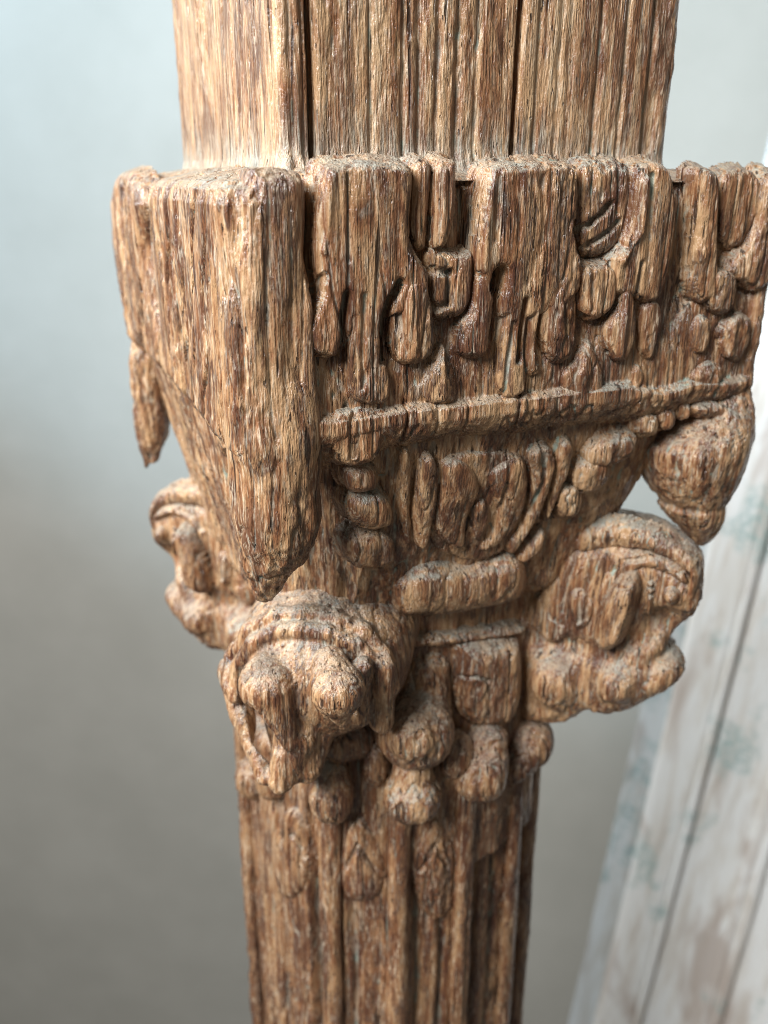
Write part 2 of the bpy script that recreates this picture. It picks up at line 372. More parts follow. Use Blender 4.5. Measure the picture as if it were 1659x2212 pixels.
# ------------------------------------------------------------------ setting: the wall and the whitewashed frame beside it
def simple_grid(name, O, U, V, nu, nv, mat, hf=None, N=None, parent=None):
    a, b = np.meshgrid(np.linspace(0, 1, nu), np.linspace(0, 1, nv), indexing='ij')
    v = O + a.reshape(-1, 1)*U + b.reshape(-1, 1)*V
    if hf is not None: v = v + hf(v)[:, None]*N
    return mesh(name, v, gridfaces(nu, nv), parent, mat)
WY = .92
wall = simple_grid("wall", A3(-3, WY+.35, -3), A3(6, -.7, 0), A3(0, 0, 6), 120, 120, PLASTER, lambda v: .004*fbm(v, (3, 3, 3), 3, 5), A3(0, -1, 0))
wall['kind'] = 'structure'
def board_frame():
    root = bpy.data.objects.new("whitewashed_board", None); COL.objects.link(root)
    root['label'] = "tall whitewashed moulded timber board with flaking paint leaning beside the wall"; root['category'] = "board"
    top, bot = wat(1722, 350, (0, -1, 0), -.52), wat(1280, 2212, (0, -1, 0), -.45)
    V = top-bot; L = np.linalg.norm(V); V /= L
    U = A3(.82, -.57, 0); U = U-(U@V)*V; U /= np.linalg.norm(U); Nn = np.cross(U, V)
    O = bot-V*.6; L2 = L+1.2
    m = Matrix.Identity(4)
    for i in range(3): m[i][0], m[i][1], m[i][2], m[i][3] = U[i], V[i], Nn[i], O[i]
    root.matrix_world = m
    def strip(name, prof, seed, mat=LIME):                # closed section drawn across the board, run along it with a worn edge
        p = np.array(prof, float)*A3(1.45, 1)[None]; n = len(p); nv = 160
        # subdivide the section
        q = []
        for a, b in zip(p, np.roll(p, -1, 0)):
            k = max(2, int(np.linalg.norm(b-a)/.004)); q += [a+(b-a)*i/k for i in range(k)]
        q = np.array(q); n = len(q); y = np.linspace(0, L2, nv)
        v = np.stack([np.repeat(q[:, 0], nv), np.tile(y, n), np.repeat(q[:, 1], nv)], 1)
        cen = A3(*q.mean(0)); 
        d = .0012*fbm(v, (60, 12, 60), 3, seed)
        v[:, 2] += d; v[:, 0] += .0010*fbm(v, (50, 9, 50), 3, seed+9)
        return mesh(name, v, gridfaces(n, nv, True)[:, ::-1], root, mat)
    strip("shadow_strip", [(-.026, -.06), (-.026, -.028), (.001, -.026), (.001, -.06)], 6, LIME_SHADE)  # added strip, its colour stands for the soft shadow along the board
    strip("stile", [(0, -.035), (0, -.004), (.003, 0), (.032, .0), (.034, -.003), (.034, -.035)], 1)
    strip("moulding", [(.0335, -.030), (.0335, .002), (.037, .0045), (.041, .0015), (.041, -.03)], 2)
    strip("panel", [(.0395, -.030), (.0395, -.002), (.0855, -.002), (.0855, -.03)], 3)
    strip("moulding", [(.084, -.030), (.084, .001), (.088, .0045), (.093, .0015), (.096, .005), (.101, .001), (.101, -.03)], 4)
    strip("stile", [(.1005, -.03), (.1005, -.002), (.22, -.002), (.22, -.03)], 5)
    return root
board_frame()
# ------------------------------------------------------------------ the carved post
ROOT = bpy.data.objects.new("carved_post", None); COL.objects.link(ROOT)
ROOT.rotation_euler = (0, 0, PSI)
ROOT['label'] = "weathered brown carved wooden column with square capital, hanging pendants and curled brackets"; ROOT['category'] = "carved post"
# perimeter sheet: a square post section carried along a profile, then cut by a height map
def square_sheet(name, half, rc, profile, height, dense=.0005, coarse=.003, right=1., **k):
    e = half-rc; S = []
    def line(a, b, n, st):
        m = max(2, int(np.linalg.norm(np.subtract(b, a))/st))
        for t in np.arange(m)/m: S.append((*(np.add(a, np.multiply(np.subtract(b, a), t))), *n))
    def arc(c, a0, st):
        m = max(6, int(rc*1.57/st))
        for t in np.arange(m)/m:
            a = math.radians(a0+90*t); S.append((c[0]+rc*math.cos(a), c[1]+rc*math.sin(a), math.cos(a), math.sin(a)))
    line((-half, e), (-half, -e), (-1, 0), dense); arc((-e, -e), 180, dense)
    line((-e, -half), (e, -half), (0, -1), dense); arc((e, -e), 270, dense)
    line((half, -e), (half, e), (1, 0), coarse); arc((e, e), 0, coarse)
    line((e, half), (-e, half), (0, 1), coarse); arc((-e, e), 90, coarse)
    S = np.array(S); pr = np.array(profile, float); out = [pr[0]]
    for a, b in zip(pr[:-1], pr[1:]):
        m = max(1, int(np.linalg.norm(b-a)/dense))
        out += [a+(b-a)*(i+1)/m for i in range(m)]
    pr = np.array(out); nu, nv = len(S), len(pr)
    sc = (half-pr[:, 0])/half
    X = S[:, 0:1]*sc; Y = S[:, 1:2]*sc; Z = np.broadcast_to(pr[:, 1], X.shape)
    NX = np.broadcast_to(S[:, 2:3], X.shape); NY = np.broadcast_to(S[:, 3:4], X.shape)
    v = np.stack([X, Y, Z], -1).reshape(-1, 3); n = np.stack([NX, NY, 0*X], -1).reshape(-1, 3)
    v[:, 0] = np.where(v[:, 0] > 0, v[:, 0]*right, v[:, 0])     # the block runs a little longer to the right
    h = height(v, n)
    v = v+n*h[:, None]
    f = gridfaces(nu, nv, True)[:, ::-1]
    return wood(name, v, f, ROOT, **k)
def gro(x, x0, w, d): return -d*np.exp(-((x-x0)/w)**2)
def step(x, a, b): t = np.clip((x-a)/(b-a), 0, 1); return t*t*(3-2*t)
# ---- upper shaft
SH = .0745
fx = lambda x, y=170: at(x, y, NF, SH)[0]
ly = lambda x, y=170: at(x, y, NL, SH)[1]
def h_upper(v, n):
    x, y, z = v.T; F = np.clip(-n[:, 1], 0, 1); L = np.clip(-n[:, 0], 0, 1)
    w = .0012*noise(v, (40, 40, 16), 71)
    h = F*(.0005*(1-np.abs(noise(v, (115, 1, 3), 72)))+.0003*noise(v, (260, 1, 6), 73)-.0004)
    for px, wd, dp in ((672, .0010, .010), (628, .0012, .0022), (655, .001, .0018), (800, .001, .0016), (872, .0010, .0018), (905, .0016, .0022), (945, .0012, .002), (990, .0015, .003), (1030, .001, .0014), (1160, .001, .0016), (1205, .0012, .0014), (1290, .0012, .0024), (1345, .001, .002), (1405, .0016, .0035)):
        h += F*gro(x+w*.5, fx(px), wd*.8, dp if dp > .004 else dp*.5)
    h += F*gro(x+w*.4-.02*(z-.03), fx(1118), .0008, .009)*step(z, -.01, .012)
    h += F*step(x, fx(1395), fx(1425))*(-.0016+.0016*fbm(v, (160, 160, 90), 2, 74))
    h += L*(.00035*noise(v, (1, 300, 8), 75))
    for px, dp in ((440, .0006), (505, .0008), (585, .0022)): h += L*gro(y+w*.3, ly(px), .0008, dp)
    foot = step(z, .008, -.004)
    h += foot*(.0004+.0016*F+.0025*noise(v, (420, 420, 60), 76)*F)
    return h
square_sheet("upper_shaft", SH, .005, [(.03, .12), (0, .12), (0, .004), (-.0015, -.004), (-.001, -.012)], h_upper, dense=.0005, big=.15, chew=.45, fibre=lambda v, n: np.where(n[:, 0] < -.6, .15, .38), mat=WOOD_PALE)
# ---- capital block
FB = Frame((0, -.0926, 0), (1, 0, 0), (0, 0, 1), (0, -1, 0))
FLF = Frame((-.097, 0, 0), (0, -1, 0), (0, 0, 1), (-1, 0, 0))
zb = at(1000, 876, NF, .1)[2]                        # top of the plain band under the frieze
rec = np.array([(-.0745, .03), (.1065, .03), (.1065, -.0752), (.052, -.0752), (.048, zb), (-.0735, zb)])
def h_block(v, n):
    x, y, z = v.T; F = np.clip(-n[:, 1]*1.2-.1, 0, 1); L = np.clip(-n[:, 0], 0, 1)
    P = np.stack([x, z], 1)
    d = poly_sd(P, rec)+.0007*fbm(v, (120, 120, 60), 2, 81)
    side = (n[:, 1] < -.3)
    inner = step(-np.abs(y)*1.0, -.0985, -.094)     # leave the top ledge whole
    h = np.where(side, -(.0092-.0056*step(-z, .035, .068))*step(d, -.0008, .0018), 0)
    h = np.where(z > -.0035, h*.45, h)
    h += F*gro(x-.001*noise(v, (1, 1, 60), 82), -.0737, .0020, .010)*step(z, -.040, -.022)
    h += F*gro(x, fx2(1024, 560), .0008, .003)*step(z, -.06, -.02)
    for px, py, dp in ((878, 900, .003), (752, 880, .003), (1010, 900, .0015), (1120, 905, .002), (945, 905, .0012)):
        h += F*gro(x-.0015*noise(v, (1, 1, 60), 83), fx2(px, py), .0006, dp)*step(z, -.066, -.074)
    h += L*(.0013*noise(v, (1, 70, 9), 84)+.0009*noise(v, (1, 240, 12), 85))
    h += L*gro(y-.003*noise(v, (1, 1, 40), 86), .030, .006, .010)*step(z, -.075, -.03)
    h += L*gro(y-.002*noise(v, (1, 1, 40), 87), .055, .003, .005)*step(z, -.08, -.02)
    h += L*gro(y-.002*noise(v, (1, 1, 30), 87), -.022, .0022, .0045)
    h += L*gro(y-.002*noise(v, (1, 1, 30), 88), -.040, .0012, .003)+L*gro(y, .002, .0015, .003)
    for y0, sl_, wd, dp in ((-.010, .30, .0014, .0042), (-.034, .22, .0011, .0036), (-.052, .35, .0013, .0040), (-.068, .18, .0010, .0030), (-.082, .10, .0012, .0030), (.022, .2, .0015, .005)):
        h += L*gro(y-.0025*noise(v, (1, 1, 55), 90), y0-sl_*(z+.045), wd, dp)*step(z+.02*noise(v, (30, 30, 1), 91), -.085, -.06)*step(-z, .002, .016)
    v[:, 2] += step(-z, .064, .078)*(L*.0045*noise(v, (55, 55, 3), 92)+F*.0022*noise(v, (70, 70, 3), 93))   # ragged lower edge
    # worn front-left corner
    cn = np.clip(-n[:, 0], 0, 1)*np.clip(-n[:, 1], 0, 1)*2
    h += -cn*step(-x, .05, .06)*.0035*step(z, -.05, -.01)
    h += cn*.0012*noise(v, (150, 150, 8), 89)
    return h
def fx2(px, py): return at(px, py, NF, .1)[0]
square_sheet("capital_block", .1, .008, [(.034, .0015), (.024, .0008), (.010, -.0022), (.004, -.0036), (.0012, -.0058), (0, -.010), (0, -.0775), (.0014, -.0806), (.004, -.0838), (.009, -.0872), (.016, -.0905), (.034, -.096)], h_block, dense=.0005, big=.9, right=1.10)
# ---- frieze carving on the front of the block
def fz(name, polys, **k):
    k.setdefault('H', .0080); k.setdefault('w', .0034)
    return patch(name, FB, polys, **k)
G = lambda pts, w, d: (pts, w, -d)
fz("carved_tongue", [
    [(696, 362), (712, 352), (870, 352), (887, 364), (890, 400), (881, 480), (891, 548), (928, 588), (926, 650), (860, 690), (740, 700), (690, 660), (676, 553), (684, 450)],
    [(690, 560), (770, 560), (768, 690), (745, 755), (715, 772), (668, 768), (648, 735), (652, 705), (690, 640)],
    [(752, 600), (842, 600), (836, 700), (836, 790), (846, 830), (842, 860), (815, 878), (775, 872), (750, 850), (746, 760)]],
    strokes=[G([(752, 640), (748, 740), (742, 830)], .0011, .0045), G([(790, 640), (787, 840)], .0009, .0010), G([(868, 612), (850, 650), (838, 690), (835, 780)], .0012, .006),
             G([(702, 600), (690, 650), (670, 690)], .0010, .003), (((712, 380), (700, 540)), .002, .0010), G([(760, 380), (755, 560)], .001, .0007)], seed=1)
fz("carved_drop", [[(872, 600), (925, 585), (928, 640), (938, 720), (934, 755), (908, 780), (876, 790), (852, 775), (838, 735), (838, 690), (850, 650)]],
    strokes=[(((890, 620), (893, 770)), .002, .0012), G([(868, 660), (866, 760)], .001, .0012)], seed=2)
fz("carved_strip", [[(890, 352), (931, 346), (932, 400), (925, 520), (915, 545), (895, 540), (884, 480), (889, 420)]], H=.0046, seed=3)
fz("carved_strip", [[(938, 346), (980, 344), (984, 356), (981, 470), (972, 505), (958, 540), (930, 545), (930, 480), (936, 420)]], H=.0066, seed=4)
fz("carved_loop", [[(924, 530), (960, 545), (1000, 545), (1022, 535), (1025, 600), (1014, 660), (990, 685), (945, 692), (928, 680), (926, 600)]], H=.006,
    strokes=[G([(934, 590), (932, 650), (950, 668), (972, 655), (977, 590)], .0010, .0028), G([(934, 588), (976, 588)], .001, .0018)], seed=5)
fz("carved_tongue", [
    [(1050, 372), (1068, 354), (1225, 350), (1245, 362), (1240, 470), (1235, 520), (1256, 580), (1252, 640), (1130, 700), (1040, 680), (1022, 590), (1032, 470)],
    [(1020, 580), (1085, 590), (1076, 680), (1070, 750), (1040, 778), (1000, 775), (985, 760), (992, 710), (1015, 660)],
    [(1092, 600), (1145, 600), (1138, 680), (1128, 760), (1136, 815), (1134, 848), (1110, 862), (1084, 862), (1067, 835), (1074, 760), (1080, 680)],
    [(1145, 600), (1176, 600), (1165, 680), (1156, 760), (1168, 800), (1140, 820), (1130, 790), (1136, 700)]],
    strokes=[G([(1090, 590), (1084, 630), (1078, 690), (1070, 760)], .0014, .0065), G([(1088, 592), (1083, 622)], .0022, .006), G([(1140, 650), (1132, 720), (1126, 780)], .0010, .0042),
             (((1062, 390), (1042, 580)), .0022, .0016), G([(1085, 380), (1075, 520)], .0014, .0010), G([(1115, 700), (1102, 780), (1095, 850)], .001, .001), G([(1175, 400), (1180, 500), (1150, 600)], .002, .0009)], seed=6)
fz("carved_drop", [[(1186, 605), (1240, 590), (1242, 660), (1242, 725), (1228, 768), (1195, 792), (1172, 762), (1156, 712), (1166, 655)]], H=.0076,
    strokes=[(((1212, 620), (1208, 770)), .002, .001), G([(1222, 640), (1225, 720)], .0009, .0014)], seed=7)
fz("carved_disc", [[(1246, 352), (1352, 352), (1366, 380), (1360, 470), (1338, 528), (1300, 556), (1264, 552), (1242, 510), (1240, 430)]], H=.0050, w=.006,
    strokes=[G([(1244, 506), (1280, 482), (1325, 440)], .0009, .0026), G([(1270, 535), (1320, 500), (1340, 478)], .0009, .002), G([(1345, 362), (1338, 460)], .0009, .0016)], seed=8)
fz("carved_tongue", [
    [(1366, 372), (1385, 352), (1432, 352), (1452, 400), (1457, 454), (1450, 540), (1430, 620), (1408, 660), (1330, 640), (1250, 620), (1250, 566), (1290, 572), (1330, 545), (1352, 480)]],
    strokes=[(((1398, 390), (1385, 500), (1350, 560)), .0022, .0016), G([(1330, 570), (1328, 640)], .001, .003), G([(1415, 380), (1405, 560)], .001, .001), G([(1390, 570), (1380, 640)], .001, .0016)], seed=9)
fz("carved_tongue", [[(1246, 568), (1326, 566), (1330, 630), (1318, 668), (1280, 695), (1255, 682), (1242, 650)]], H=.0082, seed=10, strokes=[G([(1285, 600), (1284, 670)], .001, .0008)])
fz("carved_drop", [[(1335, 610), (1362, 612), (1374, 680), (1368, 740), (1338, 792), (1310, 765), (1296, 715), (1310, 685), (1330, 655)]], H=.008,
    strokes=[(((1352, 640), (1350, 690), (1340, 780)), .0016, .0014)], seed=11)
fz("carved_bud", [[(957, 735), (973, 776), (988, 840), (982, 872), (950, 882), (915, 872), (902, 845), (912, 800), (935, 765)]], H=.0074, w=.006, seed=12, strokes=[(((957, 750), (960, 860)), .0022, .001)])
fz("carved_bud", [[(1272, 722), (1290, 765), (1306, 815), (1298, 862), (1262, 874), (1228, 870), (1208, 845), (1207, 798), (1240, 772)]], H=.0074, w=.006, seed=13, strokes=[(((1268, 740), (1262, 860)), .0022, .001)])
fz("carved_strip", [[(1390, 640), (1424, 648), (1427, 690), (1416, 742), (1398, 785), (1376, 760), (1376, 700)]], H=.0065, seed=14)
fz("carved_strip", [[(1362, 780), (1386, 786), (1384, 835), (1354, 850)]], H=.006, w=.003, seed=15)
fz("carved_strip", [[(1400, 760), (1418, 770), (1400, 850), (1385, 860)]], H=.004, w=.002, seed=16)
fz("carved_ground", [[(1330, 560), (1452, 560), (1440, 700), (1400, 860), (1330, 880)]], H=.0022, seed=17)
# right end of the front
fz("carved_tongue", [[(1508, 372), (1518, 360), (1545, 366), (1552, 400), (1544, 491), (1548, 570), (1545, 640), (1500, 660), (1488, 600), (1503, 500)]], H=.0072, seed=18, strokes=[(((1522, 380), (1512, 560)), .0018, .0012)])
fz("carved_disc", [[(1556, 366), (1640, 366), (1650, 430), (1628, 500), (1585, 545), (1556, 520), (1550, 440)]], H=.0042, w=.005, seed=19)
fz("carved_tongue", [[(1645, 370), (1685, 364), (1680, 520), (1650, 640), (1560, 600), (1580, 556), (1625, 520)]], H=.0072, seed=20)
fz("carved_tongue", [[(1522, 580), (1590, 580), (1586, 650), (1562, 684), (1535, 678), (1520, 650)]], H=.0078, seed=21)
fz("carved_drop", [[(1500, 680), (1525, 676), (1531, 700), (1530, 740), (1512, 770), (1490, 760), (1487, 720)]], H=.0068, seed=22)
fz("carved_drop", [[(1548, 702), (1590, 668), (1620, 690), (1616, 730), (1592, 784), (1560, 774), (1548, 745)]], H=.0078, seed=23, strokes=[(((1590, 690), (1578, 770)), .0016, .0012)])
fz("carved_bud", [[(1535, 768), (1562, 790), (1568, 816), (1542, 852), (1512, 858), (1482, 822), (1492, 798)]], H=.0074, w=.006, seed=24)
fz("carved_ledge", [[(1490, 868), (1594, 860), (1598, 885), (1567, 914), (1496, 902)]], H=.0085, w=.005, seed=25)
fz("carved_tooth", [[(1462, 868), (1492, 866), (1490, 905), (1464, 912)]], H=.006, w=.004, seed=26)
fz("carved_tooth", [[(1424, 880), (1458, 880), (1454, 930), (1424, 928)]], H=.006, w=.004, seed=27)
fz("carved_tooth", [[(1386, 895), (1422, 888), (1418, 943), (1384, 945)]], H=.006, w=.004, seed=28)
fz("carved_ground", [[(1460, 640), (1640, 600), (1610, 860), (1440, 880)]], H=.003, w=.006, seed=29)
patch("worn_ridge", FLF, [[(246, 372), (305, 368), (312, 560), (318, 740), (292, 760), (270, 640), (250, 520)]], H=.0065, w=.007, seed=30)
# ---- pendants at the corners
VN = A3(-.42, -.9075, 0); UPV = A3(0, 0, 1)
def turned(name, rows, axis, nt=110, nz=150, n=2.4, dep=1.0, post=None, **k):
    ax = A3(*axis, 0); rr = []
    for y, xl, xr in rows:
        a, b = at(xl, y, VN, VN@ax), at(xr, y, VN, VN@ax); c = (a+b)/2
        rr.append((c[2], c[0], c[1], np.linalg.norm(b-a)/2, np.linalg.norm(b-a)/2*dep, n))
    return loft(name, rr, nt, nz, post=post, **k)
def worn_tip(v):
    return v+np.stack([.0012*fbm(v, (60, 60, 45), 2, s) for s in (91, 92, 93)], 1)
FM = Frame((0, -.0885, 0), (1, 0, 0), UPV, (0, -1, 0))
rows = [(860, 522, 680), (940, 508, 692), (1000, 503, 688), (1060, 505, 683), (1110, 510, 689), (1150, 520, 676), (1180, 530, 657), (1205, 538, 630), (1232, 543, 614), (1262, 550, 602), (1284, 556, 590)]
def chain(rows, axis):
    ax = A3(*axis, 0); P = []
    for y, xl, xr in rows:
        a, b = at(xl, y, VN, VN@ax), at(xr, y, VN, VN@ax); P.append(((a+b)/2, np.linalg.norm(b-a)/2))
    return [('c', a, b, ra, rb, .004) for (a, ra), (b, rb) in zip(P[:-1], P[1:])]
mass = FB.uv([(520, 362), (640, 360), (668, 378), (674, 450), (667, 560), (670, 640), (640, 690), (650, 775), (688, 830), (705, 890), (690, 965), (640, 1010), (560, 1020), (520, 990), (512, 800)], .007)
blob("pendant", chain(rows, (-.0835, -.0880)) + [('x', FM, chaikin(mass, 1), .0123, .007, .005), ('e', at(580, 1205, VN, VN@A3(-.0835, -.0865, 0)), (.0098, .0098, .006), None, .002)], res=.0006, big=.8)
turned("pendant", [(820, 1560, 1612), (870, 1500, 1622), (905, 1440, 1622), (932, 1398, 1618), (960, 1378, 1611), (1000, 1381, 1600), (1040, 1399, 1584), (1070, 1422, 1570), (1082, 1434, 1562), (1090, 1424, 1563), (1112, 1440, 1562), (1140, 1468, 1552), (1160, 1486, 1540), (1172, 1498, 1528), (1178, 1506, 1518)], (.085, -.083), n=2.2)
def broken(v):
    z = v[:, 2]; k = step(z, -.112, -.135)
    return v+np.stack([.006*k*fbm(v, (130, 130, 25), 2, s) for s in (94, 95)]+[.008*k*noise(v, (190, 190, 5), 96)], 1)
turned("pendant", [(700, 300, 350), (770, 284, 372), (830, 285, 369), (880, 291, 366), (920, 294, 366), (950, 297, 361), (970, 301, 355), (985, 304, 351), (987, 306, 348)], (-.086, .086), n=2.6, post=broken)
# ---- bell below the block
def h_bell(v):
    r = np.linalg.norm(v[:, :2], axis=1, keepdims=True); u = v.copy(); u[:, :2] /= r; u[:, 2] = 0
    oa = A3(-1, -1, 0)/2**.5; pr = v@oa; z = v[:, 2]
    lim = .121-.027*step(-z, .082, .100)-.004*step(-z, .11, .16)          # cut back behind the corner pendant
    v = v-np.maximum(pr-lim, 0)[:, None]*oa*(z > -.172)[:, None]
    u = v.copy(); u[:, 2] = 0; u /= np.linalg.norm(u, axis=1, keepdims=True)
    h = .0018*noise(v, (95, 95, 9), 101)+.001*noise(v, (230, 230, 16), 102)
    return v+u*h[:, None]
loft("bell", [(-.0785, -.0068, 0, .089, .0905, 24), (-.083, -.0068, 0, .0886, .0905, 24), (-0.1, -0.0073, 0, 0.0849, 0.0878, 22), (-0.118, -0.0078, 0, 0.0816, 0.084, 20), (-0.141, -0.0087, 0, 0.0758, 0.0779, 16), (-0.158, -0.009, 0, 0.0728, 0.0734, 12), (-0.165, -0.008, 0, 0.0697, 0.0698, 9), (-0.1705, -0.003, 0, 0.063, 0.0643, 6), (-0.192, 0, 0, 0.0615, 0.0627, 5)], 720, 200, post=h_bell)
_V = A3(0, -.0145, .058)/np.linalg.norm([.0145, .058])
FBL = Frame((0, -.0925, -.083), (1, 0, 0), _V, np.cross(A3(1, 0, 0), _V))
def bz(name, polys, **k):
    k.setdefault('H', .0050); k.setdefault('w', .0028); k.setdefault('chew', .6); return patch(name, FBL, polys, **k)
bz("carved_petal", [[(959, 1001), (993, 994), (1024, 1014), (1040, 1048), (1032, 1079), (1009, 1111), (1006, 1152), (1014, 1180), (985, 1188), (952, 1168), (936, 1139), (941, 1095), (950, 1048)]], w=.0032, H=.0054, crown=.3, chew=.3, big=.3, fibre=.6, seed=1)
bz("carved_petal", [[(1053, 1027), (1079, 1004), (1118, 988), (1136, 1004), (1140, 1064), (1129, 1113), (1097, 1160), (1071, 1181), (1035, 1194), (1036, 1176), (1064, 1145), (1071, 1100), (1060, 1064)]], w=.0032, H=.0054, crown=.3, chew=.3, big=.3, fibre=.6, seed=2, strokes=[G([(1110, 1010), (1090, 1090), (1060, 1170)], .001, .0012)])
bz("carved_seed", [[(1040, 1076), (1056, 1085), (1058, 1126), (1040, 1165), (1021, 1170), (1013, 1139), (1020, 1098)]], w=.0035, H=.0056, crown=.3, chew=.25, big=.3, fibre=.5, seed=3)
bz("carved_stem", [[(1146, 975), (1202, 965), (1196, 1030), (1164, 1115), (1129, 1165), (1103, 1202), (1090, 1180), (1122, 1142), (1146, 1085), (1150, 1022)]], seed=4, strokes=[G([(1185, 975), (1178, 1040), (1150, 1110)], .001, .0016)])
bz("carved_stem", [[(1160, 1155), (1176, 1145), (1172, 1180), (1133, 1217), (1112, 1210)]], seed=5, w=.003)
bz("carved_stem", [[(1205, 960), (1240, 950), (1232, 1010), (1200, 1080), (1180, 1130), (1172, 1120), (1196, 1040)]], H=.0045, seed=6)
bz("carved_ground", [[(940, 985), (1145, 975), (1140, 1100), (1080, 1205), (1000, 1212), (930, 1180), (925, 1080)]], H=.0022, w=.003, seed=18)
bz("carved_stem", [[(911, 985), (946, 990), (942, 1085), (932, 1126), (924, 1180), (900, 1185), (896, 1085)]], H=.0048, seed=7, strokes=[G([(905, 1000), (900, 1080)], .0008, .0025)])
bz("carved_stem", [[(866, 975), (890, 980), (884, 1090), (892, 1170), (872, 1180), (862, 1080)]], H=.0032, w=.003, seed=8)
bz("swag_moulding", [[(858, 1282), (885, 1250), (930, 1228), (1000, 1238), (1075, 1220), (1115, 1206), (1142, 1228), (1142, 1275), (1120, 1300), (1050, 1318), (960, 1332), (862, 1340)]], H=.0088, w=.011, chew=.35, fibre=.6, big=.5, seed=10,
   strokes=[G([(905, 1262), (960, 1252), (1040, 1250), (1100, 1236)], .0012, .0010)])
fz("carved_tab", [[(704, 876), (824, 878), (827, 945), (812, 1000), (748, 1012), (702, 972)]], H=.0074, w=.0035, seed=40, strokes=[G([(770, 885), (768, 985)], .0009, .0010)])
for i, (q, H) in enumerate((([(742, 1015), (800, 1005), (822, 1030), (815, 1062), (752, 1068)], .0070), ([(748, 1074), (815, 1066), (852, 1085), (856, 1140), (800, 1150), (752, 1128)], .0070), ([(750, 1160), (830, 1150), (862, 1185), (845, 1226), (770, 1232), (745, 1205)], .0070))):
    bz("carved_scroll", [q], H=H, w=.006, seed=12+i)
# stepped carving toward the right corner of the bell
for i, q in enumerate(([(1290, 955), (1380, 930), (1375, 985), (1300, 1015), (1262, 1005)], [(1250, 1000), (1325, 985), (1318, 1045), (1262, 1075), (1232, 1050)], [(1212, 1055), (1262, 1050), (1258, 1110), (1215, 1130), (1200, 1100)])):
    bz("carved_scroll", [q], H=.007, w=.006, seed=20+i)
# ---- curled brackets: the right and left ones side on, the front one end on
HB = [(1323, 1121), (1367, 1128), (1419, 1141), (1472, 1170), (1511, 1209), (1522, 1237), (1515, 1274), (1494, 1304), (1472, 1322), (1453, 1343), (1443, 1367), (1427, 1382), (1432, 1399), (1452, 1412), (1458, 1430), (1446, 1455), (1419, 1464), (1380, 1487), (1341, 1500), (1310, 1502), (1276, 1490), (1253, 1513), (1216, 1523), (1180, 1520), (1136, 1513), (1125, 1446), (1130, 1367), (1140, 1289), (1160, 1237), (1215, 1155), (1268, 1133)]
OB, OC, OA, ODd = A3(1, -1, 0)/2**.5, A3(-1, 1, 0)/2**.5, A3(-1, -1, 0)/2**.5, A3(1, 1, 0)/2**.5
T = .024
FB0 = Frame((0, 0, 0), OB, (0, 0, 1), -ND)
uvb = FB0.uv(HB)
FBS = Frame(-ND*(T-.004), OB, (0, 0, 1), -ND)
feat = [
 ("curl_rim", [(1225, 1165), (1270, 1136), (1325, 1132), (1370, 1138), (1418, 1152), (1466, 1181), (1498, 1218), (1508, 1250), (1500, 1284), (1484, 1292), (1492, 1258), (1476, 1226), (1425, 1198), (1370, 1184), (1310, 1184), (1250, 1200)], .0026, .007, []),
 ("curl_band", [(1282, 1290), (1300, 1240), (1324, 1210), (1362, 1192), (1412, 1196), (1455, 1216), (1488, 1246), (1482, 1268), (1450, 1244), (1410, 1228), (1378, 1230), (1352, 1246), (1330, 1272), (1300, 1320)], .0036, .004, [G([(1318, 1240), (1345, 1216), (1390, 1210)], .0009, .0012)]),
 ("curled_leaf", [(1325, 1255), (1355, 1238), (1384, 1246), (1386, 1284), (1366, 1341), (1349, 1390), (1316, 1412), (1276, 1396), (1284, 1341), (1294, 1300)], .0095, .008, [(((1365, 1255), (1352, 1330), (1325, 1395)), .002, .0015)]),
 ("small_leaf", [(1160, 1300), (1182, 1290), (1200, 1272), (1216, 1300), (1240, 1340), (1238, 1368), (1182, 1397), (1163, 1354)], .0028, .004, [G([(1180, 1330), (1215, 1350)], .0008, .0008)]),
 ("small_leaf", [(1222, 1284), (1246, 1268), (1268, 1276), (1286, 1308), (1276, 1348), (1246, 1370), (1228, 1340)], .0052, .006, [G([(1250, 1290), (1248, 1350)], .0009, .0014), G([(1268, 1300), (1262, 1345)], .0009, .0010)]),
 ("carved_eye", [(1430, 1275), (1448, 1264), (1468, 1275), (1472, 1292), (1458, 1309), (1438, 1306), (1427, 1292)], .0060, .0055, []),
 ("beaded_rib", [(1396, 1250), (1416, 1248), (1416, 1290), (1406, 1335), (1396, 1328), (1398, 1290)], .005, .003, [G([(1395, 1262), (1418, 1262)], .0007, .002), G([(1395, 1276), (1418, 1276)], .0007, .002), G([(1395, 1292), (1418, 1292)], .0007, .002)]),
 ("side_band", [(1196, 1266), (1225, 1220), (1262, 1194), (1306, 1186), (1312, 1212), (1294, 1240), (1284, 1268), (1256, 1262), (1230, 1262), (1212, 1278)], .0026, .005, [G([(1215, 1262), (1250, 1222), (1295, 1205)], .0008, .002), G([(1240, 1258), (1268, 1232), (1298, 1222)], .0008, .002)]),
]
